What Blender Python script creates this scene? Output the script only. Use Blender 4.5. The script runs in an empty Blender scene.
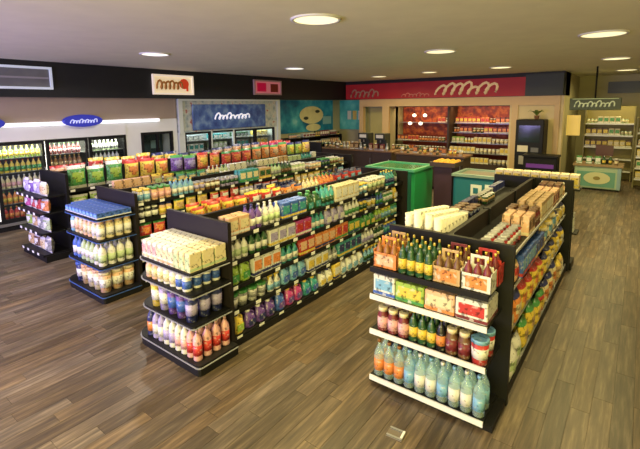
import bpy, math, random
from mathutils import Matrix, Vector
random.seed(7)
PI = math.pi
sc = bpy.context.scene
col = sc.collection

# ---------------------------------------------------------------- camera
FPX, PPY = 422.4, 164.04
YAW, PITCH, ROLL = math.radians(-37.277), math.radians(7.812), math.radians(0.634)
CAMZ = 2.3
Fv = Vector((math.sin(YAW)*math.cos(PITCH), math.cos(YAW)*math.cos(PITCH), -math.sin(PITCH)))
r_ = Vector((math.cos(YAW), -math.sin(YAW), 0)); d_ = Fv.cross(r_)
Rv = r_*math.cos(ROLL) + d_*math.sin(ROLL); Dv = d_*math.cos(ROLL) - r_*math.sin(ROLL)
cam = bpy.data.cameras.new('camera'); camo = bpy.data.objects.new('camera', cam); col.objects.link(camo)
m = Matrix.Identity(4)
for i in range(3):
    m[i][0] = Rv[i]; m[i][1] = -Dv[i]; m[i][2] = -Fv[i]
m[2][3] = CAMZ
camo.matrix_world = m
cam.sensor_width = 36.0; cam.lens = FPX/640*36.0
cam.shift_y = -(224.5-PPY)/640
cam.clip_start = 0.05; cam.clip_end = 100
sc.camera = camo

# ---------------------------------------------------------------- light, world, exposure
sc.view_settings.view_transform = 'Standard'
sc.view_settings.look = 'None'
sc.view_settings.gamma = 1.0
sc.view_settings.use_curve_mapping = False
sc.view_settings.exposure = -0.12
try:
    sc.cycles.use_denoising = True
    sc.cycles.max_bounces = 6
    sc.cycles.transparent_max_bounces = 12
    sc.cycles.sample_clamp_indirect = 4.0
except Exception:
    pass
w = bpy.data.worlds.new('world'); sc.world = w; w.use_nodes = True
w.node_tree.nodes['Background'].inputs[0].default_value = (0.45, 0.55, 1.0, 1)
w.node_tree.nodes['Background'].inputs[1].default_value = 0.6

def area(name, loc, rot, sx, sy, power, color, spread=PI, shape='RECTANGLE'):
    l = bpy.data.lights.new(name, 'AREA'); l.shape = shape
    l.size = sx; l.size_y = sy; l.energy = power; l.color = color; l.spread = spread
    o = bpy.data.objects.new(name, l); col.objects.link(o); o.location = loc; o.rotation_euler = rot
    return o
# added violet fill behind the camera, tilted up to tint the left ceiling
area('violet_fill', (-6.5, -2.9, 1.65), (PI/2+.2, 0, 0), 4.6, 2.1, 470, (0.50, 0.41, 1.0))
# added yellow fill further right, brightens the ceiling and the gondola ends
area('yellow_fill', (0.5, -2.9, 1.65), (PI/2+.2, 0, 0), 5.4, 2.1, 440, (1.0, 0.86, 0.25))
DOWN_P = 74.0          # one ceiling downlight
WARM = (1.0, 0.83, 0.34); NEUT = (1.0, 0.90, 0.78)

# ---------------------------------------------------------------- materials
MC = {}
def mat(name, c, rough=0.5, metal=0.0, emit=None, es=0.0, noise=0.0, nscale=8.0, spec=0.5):
    if name in MC: return MC[name]
    M = bpy.data.materials.new(name); M.use_nodes = True
    nt = M.node_tree; b = nt.nodes['Principled BSDF']
    b.inputs['Base Color'].default_value = (c[0], c[1], c[2], 1)
    b.inputs['Roughness'].default_value = rough
    b.inputs['Metallic'].default_value = metal
    b.inputs['Specular IOR Level'].default_value = spec
    if emit:
        b.inputs['Emission Color'].default_value = (*emit, 1); b.inputs['Emission Strength'].default_value = es
    if noise:
        tc = nt.nodes.new('ShaderNodeTexCoord'); n = nt.nodes.new('ShaderNodeTexNoise')
        n.inputs['Scale'].default_value = nscale; n.inputs['Detail'].default_value = 4
        mx = nt.nodes.new('ShaderNodeMix'); mx.data_type = 'RGBA'
        nt.links.new(tc.outputs['Object'], n.inputs['Vector'])
        nt.links.new(n.outputs['Fac'], mx.inputs[0])
        mx.inputs[6].default_value = (*[max(0, x*(1-noise)) for x in c], 1)
        mx.inputs[7].default_value = (*[min(1, x*(1+noise)) for x in c], 1)
        nt.links.new(mx.outputs[2], b.inputs['Base Color'])
    MC[name] = M
    return M

def clear_mat(name, c, fac, rough=0.08):
    """see-through plastic or glass: transparent mixed with a glossy coat"""
    if name in MC: return MC[name]
    M = bpy.data.materials.new(name); M.use_nodes = True; nt = M.node_tree
    b = nt.nodes['Principled BSDF']; b.inputs['Base Color'].default_value = (*c, 1)
    b.inputs['Roughness'].default_value = rough
    t = nt.nodes.new('ShaderNodeBsdfTransparent'); t.inputs[0].default_value = (*([0.5+0.5*x for x in c] if max(c)>.3 else (.93,.96,.96)), 1)
    mx = nt.nodes.new('ShaderNodeMixShader'); mx.inputs[0].default_value = fac
    nt.links.new(t.outputs[0], mx.inputs[1]); nt.links.new(b.outputs[0], mx.inputs[2])
    nt.links.new(mx.outputs[0], nt.nodes['Material Output'].inputs['Surface'])
    MC[name] = M
    return M

PAL = {
 'white': (.80,.80,.77), 'cream': (.82,.70,.42), 'pale green': (.50,.66,.36), 'green': (.06,.34,.08), 'lime green': (.36,.58,.05),
 'dark green': (.02,.10,.03), 'teal': (.03,.36,.38), 'sky blue': (.18,.48,.78), 'blue': (.03,.13,.62), 'navy': (.02,.03,.18),
 'purple': (.16,.06,.42), 'lavender': (.42,.36,.72), 'magenta': (.58,.03,.30), 'pink': (.85,.42,.45), 'red': (.62,.02,.02),
 'maroon': (.22,.02,.03), 'orange': (.85,.26,.03), 'yellow': (.86,.62,.03), 'tan': (.62,.40,.17), 'brown': (.18,.08,.03),
 'black': (.012,.012,.014), 'ivory': (.88,.84,.66), 'grey': (.30,.31,.33), 'peach': (.85,.50,.28), 'amber': (.35,.13,.02),
}
def pm(c, rough=0.38):
    """printed packaging: base colour with paler and darker print patches"""
    name='package_' + c.replace(' ', '_')
    if name in MC: return MC[name]
    k=PAL[c]; g=sum(k)/3; k=[(x*.86+g*.14)*.92 for x in k]
    M=bpy.data.materials.new(name); M.use_nodes=True; nt=M.node_tree; b=nt.nodes['Principled BSDF']
    b.inputs['Roughness'].default_value=rough
    tc=nt.nodes.new('ShaderNodeTexCoord'); n=nt.nodes.new('ShaderNodeTexNoise'); n.inputs['Scale'].default_value=26; n.inputs['Detail'].default_value=2
    cr=nt.nodes.new('ShaderNodeValToRGB'); e=cr.color_ramp.elements
    e[0].position=.36; e[0].color=(*[x*.35 for x in k],1); e[1].position=.70; e[1].color=(*[x*.45+.40 for x in k],1)
    e.new(.43).color=(*k,1); e.new(.60).color=(*k,1)
    nt.links.new(tc.outputs['Object'],n.inputs['Vector']); nt.links.new(n.outputs['Fac'],cr.inputs[0]); nt.links.new(cr.outputs[0],b.inputs['Base Color'])
    MC[name]=M
    return M

BLACK = mat('black_metal', (.009,.009,.010), .5, spec=.25)
DARKPANEL = mat('dark_panel', (.014,.011,.010), .55, noise=.3, nscale=5, spec=.25)
WHITEM = mat('white_rail', (.78,.79,.82), .4)
STEEL = mat('brushed_steel', (.42,.43,.45), .35, metal=.8)
GLASS = clear_mat('door_glass', (.06,.07,.07), .06, .03)
WATER = clear_mat('clear_bottle_plastic', (.70,.93,.95), .27, .06)

# ---------------------------------------------------------------- mesh builder
class MB:
    def __init__(s): s.v=[]; s.f=[]; s.m=[]; s.sm=[]
    def box(s, x0,y0,z0,x1,y1,z1, mt):
        n=len(s.v)
        s.v += [(x0,y0,z0),(x1,y0,z0),(x1,y1,z0),(x0,y1,z0),(x0,y0,z1),(x1,y0,z1),(x1,y1,z1),(x0,y1,z1)]
        for q in ((0,3,2,1),(4,5,6,7),(0,1,5,4),(1,2,6,5),(2,3,7,6),(3,0,4,7)):
            s.f.append(tuple(n+i for i in q)); s.m.append(mt); s.sm.append(False)
        return s
    def cbox(s, cx,cy,z0,wx,wy,h, mt): return s.box(cx-wx/2,cy-wy/2,z0,cx+wx/2,cy+wy/2,z0+h,mt)
    def bevbox(s, x0,y0,z0,x1,y1,z1,b,mt):
        """box with chamfered vertical and top edges"""
        def ring(ins, z):
            c=b+ins
            return [(x0+c,y0+ins,z),(x1-c,y0+ins,z),(x1-ins,y0+c,z),(x1-ins,y1-c,z),(x1-c,y1-ins,z),(x0+c,y1-ins,z),(x0+ins,y1-c,z),(x0+ins,y0+c,z)]
        return s.rings([ring(b*.6,z0), ring(0,z0+b), ring(0,z1-b), ring(b*.8,z1)], mt, smooth=False)
    def rings(s, rings, mt, smooth=True, cap=True):
        n=len(rings[0]); base=len(s.v)
        for r in rings: s.v += r
        for i in range(len(rings)-1):
            mm = mt[i] if isinstance(mt, list) else mt
            for j in range(n):
                a=base+i*n+j; b=base+i*n+(j+1)%n
                s.f.append((a,b,b+n,a+n)); s.m.append(mm); s.sm.append(smooth)
        if cap:
            s.f.append(tuple(base+j for j in reversed(range(n)))); s.m.append(mt[0] if isinstance(mt,list) else mt); s.sm.append(False)
            k=base+(len(rings)-1)*n
            s.f.append(tuple(k+j for j in range(n))); s.m.append(mt[-1] if isinstance(mt,list) else mt); s.sm.append(False)
        return s
    def lathe(s, prof, mt, n=10, cx=0, cy=0, ey=1.0, smooth=True):
        rg=[[(cx+r*math.cos(2*PI*j/n), cy+ey*r*math.sin(2*PI*j/n), z) for j in range(n)] for r,z in prof]
        return s.rings(rg, mt, smooth)
    def prism(s, poly, z0, z1, mt, top=None):
        n=len(poly); b=len(s.v)
        s.v += [(x,y,z0) for x,y in poly]+[(x,y,z1) for x,y in poly]
        for j in range(n):
            k=(j+1)%n; s.f.append((b+j,b+k,b+n+k,b+n+j)); s.m.append(mt); s.sm.append(False)
        s.f.append(tuple(b+j for j in reversed(range(n)))); s.m.append(mt); s.sm.append(False)
        s.f.append(tuple(b+n+j for j in range(n))); s.m.append(top or mt); s.sm.append(False)
        return s
    def tube(s, pts, r, mt, n=6):
        pts=[Vector(p) for p in pts]; rg=[]
        for i,p in enumerate(pts):
            t=(pts[min(i+1,len(pts)-1)]-pts[max(i-1,0)]).normalized()
            u=t.cross(Vector((0,0,1)) if abs(t.z)<.9 else Vector((1,0,0))).normalized(); v=t.cross(u)
            rg.append([tuple(p+r*(math.cos(2*PI*j/n)*u+math.sin(2*PI*j/n)*v)) for j in range(n)])
        return s.rings(rg, mt)
    def mesh(s, name):
        me=bpy.data.meshes.new(name); me.from_pydata(s.v,[],s.f)
        mats=[]
        for mm in s.m:
            if mm not in mats: mats.append(mm)
        for mm in mats: me.materials.append(mm)
        idx={mm:i for i,mm in enumerate(mats)}
        me.polygons.foreach_set('material_index',[idx[mm] for mm in s.m])
        me.polygons.foreach_set('use_smooth',s.sm)
        me.update(); return me

def link(name, me, parent=None, loc=(0,0,0), rz=0.0):
    o=bpy.data.objects.new(name, me.mesh(name) if isinstance(me, MB) else me); col.objects.link(o)
    o.location=loc; o.rotation_euler=(0,0,rz)
    if parent: o.parent=parent
    return o
def tag(o, label, cat, group=None):
    o['label']=label; o['category']=cat
    if group: o['group']=group
    return o
def thing(name, label, cat, loc=(0,0,0), rz=0.0, group=None):
    return tag(link(name, None, None, loc, rz), label, cat, group)
def struct(name, mb, parent=None):
    o=link(name, mb, parent)
    if not parent: o['kind']='structure'
    return o
def bx(*a): return MB().box(*a)

# ---------------------------------------------------------------- the room
CEIL=3.22; XL=-9.47; YB=14.0; XR=4.5; YF=-3.0; YE=17.5
def wall_mat(name, c, rough=.8): return mat(name, c, rough, noise=.08, nscale=3)
TAUPE=wall_mat('taupe_wall',(.34,.27,.21)); CREAMW=wall_mat('cream_wall',(.70,.58,.36)); OLIVEW=wall_mat('olive_wall',(.46,.42,.26))
CEILM=wall_mat('ceiling_plaster',(.80,.78,.60)); BAND=wall_mat('black_band',(.010,.012,.014),.6)
WHITEW=wall_mat('white_header',(.74,.76,.74)); WOODF=wall_mat('pale_wood_trim',(.66,.46,.24),.5)

# floor of planks
def plank_mat(name, island):
    M=bpy.data.materials.new(name); M.use_nodes=True; nt=M.node_tree; b=nt.nodes['Principled BSDF']
    tc=nt.nodes.new('ShaderNodeTexCoord'); mp=nt.nodes.new('ShaderNodeMapping'); mp.inputs['Scale'].default_value=(16,1.1,1)
    if island:
        g=nt.nodes.new('ShaderNodeNewGeometry'); rnd=g.outputs['Random Per Island']
    else:
        g=nt.nodes.new('ShaderNodeObjectInfo'); rnd=g.outputs['Random']
    ad=nt.nodes.new('ShaderNodeVectorMath'); ad.operation='MULTIPLY_ADD'
    ad.inputs[0].default_value=(1,1,1)
    cx=nt.nodes.new('ShaderNodeCombineXYZ')
    mul=nt.nodes.new('ShaderNodeMath'); mul.operation='MULTIPLY'; mul.inputs[1].default_value=57.0
    nt.links.new(rnd, mul.inputs[0]); nt.links.new(mul.outputs[0], cx.inputs[0]); nt.links.new(mul.outputs[0], cx.inputs[1])
    nt.links.new(tc.outputs['Object'], mp.inputs['Vector'])
    av=nt.nodes.new('ShaderNodeVectorMath'); av.operation='ADD'
    nt.links.new(mp.outputs[0], av.inputs[0]); nt.links.new(cx.outputs[0], av.inputs[1])
    n=nt.nodes.new('ShaderNodeTexNoise'); n.inputs['Scale'].default_value=1.6; n.inputs['Detail'].default_value=6; n.inputs['Roughness'].default_value=.65
    nt.links.new(av.outputs[0], n.inputs['Vector'])
    cr=nt.nodes.new('ShaderNodeValToRGB'); e=cr.color_ramp.elements
    e[0].position=.28; e[0].color=(.044,.033,.025,1); e[1].position=.74; e[1].color=(.25,.18,.112,1)
    e.new(.5).color=(.105,.073,.045,1)
    nt.links.new(n.outputs['Fac'], cr.inputs[0])
    hs=nt.nodes.new('ShaderNodeHueSaturation')
    mr=nt.nodes.new('ShaderNodeMapRange'); mr.inputs[3].default_value=.66; mr.inputs[4].default_value=1.30
    nt.links.new(rnd, mr.inputs[0]); nt.links.new(mr.outputs[0], hs.inputs['Value'])
    ms=nt.nodes.new('ShaderNodeMapRange'); ms.inputs[3].default_value=.75; ms.inputs[4].default_value=1.1
    fr=nt.nodes.new('ShaderNodeMath'); fr.operation='FRACT'; nt.links.new(mul.outputs[0], fr.inputs[0])
    nt.links.new(fr.outputs[0], ms.inputs[0]); nt.links.new(ms.outputs[0], hs.inputs['Saturation'])
    nt.links.new(cr.outputs[0], hs.inputs['Color']); nt.links.new(hs.outputs[0], b.inputs['Base Color'])
    b.inputs['Roughness'].default_value=.42
    bp=nt.nodes.new('ShaderNodeBump'); bp.inputs['Strength'].default_value=.12; bp.inputs['Distance'].default_value=.01
    nt.links.new(n.outputs['Fac'], bp.inputs['Height']); nt.links.new(bp.outputs[0], b.inputs['Normal'])
    return M
PL=plank_mat('wood_plank',False); PLF=plank_mat('wood_plank_far',True)
floor=struct('floor', bx(-11.2,YF-.2,-.12,XR+.2,YE+.2,-.004, mat('floor_joint',(.045,.034,.026),.8)))
PW,PLN=.13,1.0
def proj(p):
    q=Vector(p)-Vector((0,0,CAMZ)); z=q.dot(Fv)
    if z<.3: return None
    return 320+FPX*q.dot(Rv)/z, PPY+FPX*q.dot(Dv)/z
fp=[(-1.72,2.8,-.6,6.6),(-3.9,2.0,-2.9,7.2),(-5.95,2.2,-4.9,8.4),(-8,2.3,-6.9,9.2)]   # under the gondolas
planks=[]; rp=random.Random(3)
ncol=int((XR+.2+11.2)/PW)
for i in range(ncol):
    x=-11.2+PW*(i+.5); off=rp.random()*PLN; y=YF-.2-off+PLN/2
    while y<YE+.2:
        planks.append((x,y)); y+=PLN
def vis(p):
    s=proj((p[0],p[1],0))
    if s is None: return False
    if any(a<p[0]<c and b<p[1]<d for a,b,c,d in fp): return False
    return -30<s[0]<670 and 150<s[1]<500
near=sorted([p for p in planks if vis(p)], key=lambda p:p[0]**2+p[1]**2)[:300]
nearset=set(near)
g=.0012
pmesh=MB().box(-PW/2+g,-PLN/2+g,-.004,PW/2-g,PLN/2-g,0,PL).mesh('plank')
for p in near: link('plank', pmesh, floor, (p[0],p[1],0))
far=MB()
for x,y in planks:
    if (x,y) in nearset: continue
    far.box(x-PW/2+g, max(y-PLN/2+g,YF-.2), -.004, x+PW/2-g, min(y+PLN/2-g,YE+.2), 0, PLF)
fo=link('planks', far, floor); fo['kind']='stuff'

struct('ceiling', bx(-11.2,YF-.2,CEIL,XR+.2,YE+.2,CEIL+.12,CEILM))
struct('wall_left', MB().box(-11.0,YF,0,-10.8,YE,CEIL,TAUPE).box(XL-.6,YF,2.03,XL,6.42,2.53,TAUPE)
       .box(XL-.6,5.06,0,XL,5.42,2.03,WHITEW).box(XL-.6,6.28,0,XL,6.42,2.03,WHITEW).box(XL-.6,5.42,1.72,XL,6.28,2.03,WHITEW)
       .box(XL-.6,5.42,0,XL,6.28,.25,WHITEW).box(-10.2,10.25,0,-10.0,14.6,2.53,OLIVEW))
struct('trim_1', bx(-10.8,YF,2.53,XL+.12,YB+.9,CEIL,BAND))
struct('wall_back', MB().box(-10.0,14.55,0,-7.45,14.75,2.53,OLIVEW).box(-7.45,15.2,0,-3.1,15.4,2.53,mat('red_print_back',(.30,.045,.02),.7,noise=.6,nscale=4))
       .box(-7.65,14.1,0,-7.45,15.2,2.28,OLIVEW).box(-3.1,14.05,0,-1.84,14.3,2.53,CREAMW).box(-3.3,14.1,0,-3.1,15.2,2.53,CREAMW)
       .box(-1.98,14.3,0,-1.84,YE,CEIL,OLIVEW).box(-1.84,YE,0,XR,YE+.2,CEIL,OLIVEW))
struct('trim_2', bx(XL+.12,YB+.02,2.53,-1.84,15.2,CEIL,BAND))
struct('trim_3', MB().box(-8.72,YB,2.26,-1.92,14.12,2.53,WOODF).box(-8.72,YB,0,-8.55,14.2,2.26,WOODF).box(-7.72,YB,0,-7.45,14.1,2.26,WOODF)
       .box(-3.22,YB,0,-3.04,14.05,2.26,WOODF).box(-2.06,YB,0,-1.92,14.05,2.26,WOODF))
struct('wall_right', bx(XR,YF,0,XR+.2,YE,CEIL,TAUPE))
struct('wall_front', MB().box(-11,YF-.2,0,-9,YF,CEIL,TAUPE).box(-4,YF-.2,0,-2.4,YF,CEIL,TAUPE).box(3.4,YF-.2,0,XR,YF,CEIL,TAUPE).box(-9,YF-.2,0,-4,YF,.5,TAUPE).box(-9,YF-.2,2.8,-4,YF,CEIL,TAUPE).box(-2.4,YF-.2,0,3.4,YF,.5,TAUPE).box(-2.4,YF-.2,2.8,3.4,YF,CEIL,TAUPE))
def shop_window(name,x0,x1):
    f=.08; ya,yb=YF-.14,YF-.06; xm=(x0+x1)/2
    wn=struct(name, MB().box(x0,ya,.5,x0+f,yb,2.8,BLACK).box(x1-f,ya,.5,x1,yb,2.8,BLACK).box(x0+f,ya,.5,x1-f,yb,.58,BLACK).box(x0+f,ya,2.72,x1-f,yb,2.8,BLACK).box(xm-.04,ya,.58,xm+.04,yb,2.72,BLACK))
    link('pane',bx(x0+f,YF-.11,.58,xm-.04,YF-.10,2.72,GLASS),wn); link('pane',bx(xm+.04,YF-.11,.58,x1-f,YF-.10,2.72,GLASS),wn)
shop_window('window_1',-9,-4); shop_window('window_2',-2.4,3.4)  # unseen windows, added to go with the two front fill lights

# ---------------------------------------------------------------- ceiling downlights
def downlight(x,y,r,c,where,power=1.0):
    t=thing('ceiling_light','round recessed downlight '+where,'ceiling light',(x,y,CEIL),0,'round recessed downlights')
    n=20
    trim=MB(); ri=[[(rr*math.cos(2*PI*j/n),rr*math.sin(2*PI*j/n),z) for j in range(n)] for rr,z in ((r*1.14,0),(r*1.12,-.018),(r*1.0,-.018),(r*.98,-.004))]
    trim.rings(ri,WHITEM,cap=False); link('trim_ring',trim,t)
    nm='lamp_warm' if c is WARM else 'lamp_neutral'
    lm=mat(nm,(1,1,1),.5,emit=(1.0,.86,.42) if c is WARM else (1,.94,.80),es=1.45)
    d=MB(); d.lathe([(r*.98,-.012),(r*.98,-.004)],lm,n); link('diffuser',d,t)
    a=area('downlight_lamp',(0,0,-.03),(0,0,0),r*1.6,r*1.6,DOWN_P*power,c,math.radians(165),'DISK'); a.parent=t
lights=[(-2.85,3.7,.24,WARM,'above the middle gondola'),(-6.75,4.22,.22,NEUT,'nearest the black band above the coolers'),(-6.83,8.0,.22,NEUT,'in front of the blue freezer sign'),
 (-2.87,7.25,.24,WARM,'above the far end of the middle gondola'),(-6.8,12.1,.22,WARM,'in front of the red fascia, at its left end',.75),(-.5,6.95,.26,WARM,'above the far end of the right-hand gondola'),
 (-.52,10.9,.24,WARM,'in front of the hanging green sign',.75),(-.45,14.9,.24,WARM,'behind the hanging green sign',.5),(-2.93,11.4,.24,WARM,'in front of the red fascia, at its right end',.75),
 (-4.9,11.6,.2,WARM,'in front of the middle of the red fascia',.75),(-2.87,.2,.24,WARM,'over the open floor near the camera'),(-6.75,.4,.22,NEUT,'over the open floor by the cooler doors'),(-.5,3.0,.24,WARM,'over the aisle right of the water bottles',.45),(2.2,9.0,.24,WARM,'over the right-hand floor',.6)]
for l in lights: downlight(*l)

# ---------------------------------------------------------------- products
PC={}
def proto(kind, c1, c2, w, d, h, c3='white'):
    key=(kind,c1,c2,w,d,h,c3)
    if key in PC: return PC[key]
    a=WATER if c1=='clear' else pm(c1); b=pm(c2); e=pm(c3); P=[]
    r=w/2
    if kind in ('bottle','wine'):
        nk=.26 if kind=='bottle' else .20
        body=MB().lathe([(r*.92,0),(r,h*.03),(r,h*.56),(r*.9,h*.66),(r*.45,h*.78),(nk*r*1.25,h*.84),(nk*r*1.25,h*.93)],a,10)
        P.append(('body',body))
        P.append(('label',MB().lathe([(r*1.025,h*.16),(r*1.025,h*.48)],b,10)))
        P.append(('cap',MB().lathe([(nk*r*1.5,h*.92),(nk*r*1.5,h*.99),(nk*r*1.3,h)],e,8)))
    elif kind=='jug':
        body=MB(); n=10
        def el(sx,sy,z,ox=0): return [(ox+sx*math.cos(2*PI*j/n),sy*math.sin(2*PI*j/n),z) for j in range(n)]
        body.rings([el(r*.92,d*.44,0),el(r,d*.5,h*.06),el(r,d*.5,h*.5),el(r*.8,d*.42,h*.68),el(r*.42,d*.3,h*.8,-r*.35),el(r*.3,d*.24,h*.88,-r*.35)],a)
        body.tube([(-r*.1,0,h*.82),(r*.45,0,h*.84),(r*.85,0,h*.7),(r*.9,0,h*.5)],r*.14,a,6)
        P.append(('body',body)); P.append(('label',MB().box(-r*.62,-d*.515,h*.14,r*.62,-d*.46,h*.46,b)))
        P.append(('cap',MB().lathe([(r*.36,h*.87),(r*.36,h)],e,8,cx=-r*.35)))
    elif kind=='spray':
        body=MB().lathe([(r*.9,0),(r,h*.04),(r,h*.45),(r*.6,h*.6),(r*.34,h*.72),(r*.3,h*.8)],a,10,ey=.7)
        P.append(('body',body)); P.append(('label',MB().lathe([(r*1.03,h*.1),(r*1.03,h*.4)],b,10,ey=.72)))
        P.append(('trigger',MB().box(-r*.75,-r*.3,h*.8,r*.5,r*.3,h,e).box(-r*.7,-r*.15,h*.66,-r*.45,r*.15,h*.8,e)))
    elif kind in ('box','carton'):
        body=MB().bevbox(-w/2,-d/2,0,w/2,d/2,h,min(w,d,h)*.04,a)
        P.append(('body',body))
        P.append(('label',MB().box(-w*.40,-d/2-.0015,h*.30,w*.40,-d/2+.004,h*.80,b)))
        P.append(('band',MB().box(-w/2-.001,-d/2-.001,h*.06,w/2+.001,d/2+.001,h*.2,e)))
    elif kind=='bag':
        body=MB(); nx,nz=6,7; vs={}
        for side in (-1,1):
            for i in range(nx+1):
                for k in range(nz+1):
                    u=2*i/nx-1; v=2*k/nz-1
                    t=max(0,(1-abs(u)**3))*max(0,(1-abs(v)**3.2))
                    x=u*w/2*(1-.10*(1-v*v)*abs(u)); z=h/2+v*h/2
                    y=side*(d/2*t**.7+.0015)
                    vs[(side,i,k)]=len(body.v); body.v.append((x,y,z))
            for i in range(nx):
                for k in range(nz):
                    q=[vs[(side,i,k)],vs[(side,i+1,k)],vs[(side,i+1,k+1)],vs[(side,i,k+1)]]
                    if side>0: q.reverse()
                    uu=2*(i+.5)/nx-1; vv=2*(k+.5)/nz-1
                    body.f.append(tuple(q)); body.sm.append(True)
                    body.m.append(e if k in (0,nz-1) else (b if (uu*uu/.5+(vv-.1)**2/.22)<1 else a))
        P.append(('body',body))
    elif kind=='can':
        P.append(('body',MB().lathe([(r*.9,0),(r,h*.05),(r,h*.92),(r*.86,h)],[a,a,STEEL],10)))
        P.append(('label',MB().lathe([(r*1.02,h*.3),(r*1.02,h*.72)],b,10)))
    elif kind=='jar':
        P.append(('body',MB().lathe([(r*.9,0),(r,h*.05),(r,h*.68),(r*.78,h*.8),(r*.78,h*.84)],a,10)))
        P.append(('label',MB().lathe([(r*1.025,h*.16),(r*1.025,h*.6)],b,10)))
        P.append(('lid',MB().lathe([(r*.86,h*.83),(r*.86,h)],e,10)))
    elif kind=='tub':
        P.append(('body',MB().lathe([(r*.82,0),(r*.98,h*.86)],a,12)))
        P.append(('label',MB().lathe([(r*.90,h*.25),(r*.97,h*.66)],b,12)))
        P.append(('lid',MB().lathe([(r*1.03,h*.85),(r*1.03,h*.97),(r*.97,h)],e,12)))
    elif kind=='pack':      # shrink-wrapped multipack: soft rounded block of rolls
        body=MB(); nn=3
        for i in range(nn):
            cx=-w/2+w*(i+.5)/nn
            for (z0,z1) in ((0,h*.5),(h*.5,h)):
                body.lathe([(w/nn*.44,z0+.002),(w/nn*.5,z0+h*.05),(w/nn*.5,z1-h*.05),(w/nn*.42,z1)],a,10,cx=cx,ey=d/(w/nn)*.98)
        P.append(('body',body)); P.append(('label',MB().box(-w*.46,-d/2-.003,h*.24,w*.46,-d/2+.006,h*.72,b)))
    elif kind=='cups':      # a sleeve of stacked paper cups
        prof=[]; 
        for i in range(7): prof += [(r*.86,h*i/7),(r,h*(i+.92)/7)]
        P.append(('body',MB().lathe(prof,a,10)))
    allm=MB()
    for _,q in P:
        n=len(allm.v); allm.v+=q.v; allm.f+=[tuple(n+i for i in f) for f in q.f]; allm.m+=q.m; allm.sm+=q.sm
    res=(allm.mesh(kind), [(n,q.mesh(n)) for n,q in P])
    PC[key]=res
    return res
NAME={'bottle':'bottle','wine':'glass_bottle','jug':'jug','spray':'spray_bottle','box':'box','carton':'carton','bag':'snack_bag','can':'can','jar':'jar','tub':'tub','pack':'wrapped_pack','cups':'cup_stack'}
CAT={'bottle':'bottle','wine':'bottle','jug':'jug','spray':'spray bottle','box':'box','carton':'carton','bag':'bag','can':'can','jar':'jar','tub':'tub','pack':'pack','cups':'cups'}
WORD={'bottle':'bottle','wine':'glass bottle','jug':'handled jug','spray':'spray bottle','box':'box','carton':'carton','bag':'snack bag','can':'can','jar':'jar','tub':'tub','pack':'wrapped pack','cups':'cup stack'}
def put(kind,c1,c2,w,d,h,loc,rz,label,group,parts=False,c3='white',tilt=None):
    me,P=proto(kind,c1,c2,w,d,h,c3)
    if parts and len(P)>1:
        o=link(NAME[kind],P[0][1],None,loc,rz)
        for n,q in P[1:]: link(n,q,o)
    else:
        o=link(NAME[kind],me,None,loc,rz)
    if kind=='bag':
        k=random.uniform(.86,1.06); o.scale=(random.uniform(.9,1.02),random.uniform(.85,1.15),k); o.rotation_euler=(random.uniform(-.05,.05),0,rz+random.uniform(-.1,.1))
    return tag(o,label,CAT[kind],group)

def desc(kind,c1,c2):
    if kind in ('bag','cups') : 
        return f"{c1} {WORD[kind]}" + (f" with {c2} print" if kind=='bag' and c2!=c1 else '')
    return f"{c1} {WORD[kind]}" + (f" with {c2} label" if c2!=c1 else '')

DIM={'bottle':(.078,.078,.225),'wine':(.075,.075,.24),'jug':(.135,.095,.215),'spray':(.09,.07,.215),'box':(.13,.07,.20),'carton':(.16,.2,.13),'bag':(.19,.08,.21),'can':(.08,.08,.13),'jar':(.088,.088,.17),'tub':(.115,.115,.16),'pack':(.22,.1,.17)}
def fill_side(x,y0,y1,z,hmax,where,kinds,cols,rnd,parts=False,lead=(),rz=PI/2,rows=1,used=None,run=(2,4),skip=.03,c3s=('white','navy','red','yellow','green')):
    """a shelf run along y at x (front edge), products facing +x; lead = forced first segments (kind,c1,c2,n)"""
    used=set() if used is None else used
    y=y0; lead=list(lead)
    while y<y1-.06:
        if lead: kind,c1,c2,n=lead.pop(0)
        else:
            if skip and rnd.random()<skip: y+=.12; continue
            for _ in range(40):
                kind=rnd.choice(kinds); c1=rnd.choice(cols); c2=rnd.choice(cols)
                if c1!=c2 and (kind,c1,c2) not in used: break
            n=rnd.randint(*run)
        used.add((kind,c1,c2))
        w,d,h=DIM[kind]
        if h>hmax-.015: h=round(hmax-.015,3)
        h=round(h*rnd.choice((.88,.95,1.0,1.0)),3); c3=c3s[(len(c1)+len(c2))%len(c3s)]
        lab=desc(kind,c1,c2)+', '+where; grp=desc(kind,c1,c2)+', '+where
        for k in range(n):
            if y+w>y1: y=y1; break
            for q in range(1 if kind=='box' and hmax<.26 else rows):
                px=x-d/2-.012-q*(d+.012) if rz>0 else x+d/2+.012+q*(d+.012)
                put(kind,c1,c2,w,d,h,(px,y+w/2,z),rz+rnd.uniform(-.04,.04),lab,grp,parts and q==0,c3)
            y+=w+.010
        y+=.012

# ---------------------------------------------------------------- gondolas
SH=.02
def shelf(parent,x0,y0,x1,y1,z,rail_side,mt=BLACK,rail=BLACK,tags=True,name='shelf',tagstep=.3,rh=.043):
    """z is the top of the shelf"""
    o=link(name,MB().box(x0,y0,z-SH,x1,y1,z,mt),parent)
    if rail_side=='+x':
        link('price_rail',MB().box(x1,y0,z-rh+.004,x1+.012,y1,z+.004,rail),o)
        yy=y0+.08
        while tags and yy<y1-.1:
            link('price_tag',TAGX,o,(x1+.0125,yy,z-.0135)); yy+=tagstep
    elif rail_side=='-y':
        link('price_rail',MB().box(x0,y0-.012,z-.035,x1,y0,z+.008,rail),o)
        xx=x0+.08
        while tags and xx<x1-.08:
            link('price_tag',TAGY,o,(xx,y0-.0125,z-.0135)); xx+=tagstep
    elif rail_side=='-x':
        link('price_rail',MB().box(x0-.012,y0,z-.035,x0,y1,z+.008,rail),o)
    return o
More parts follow.
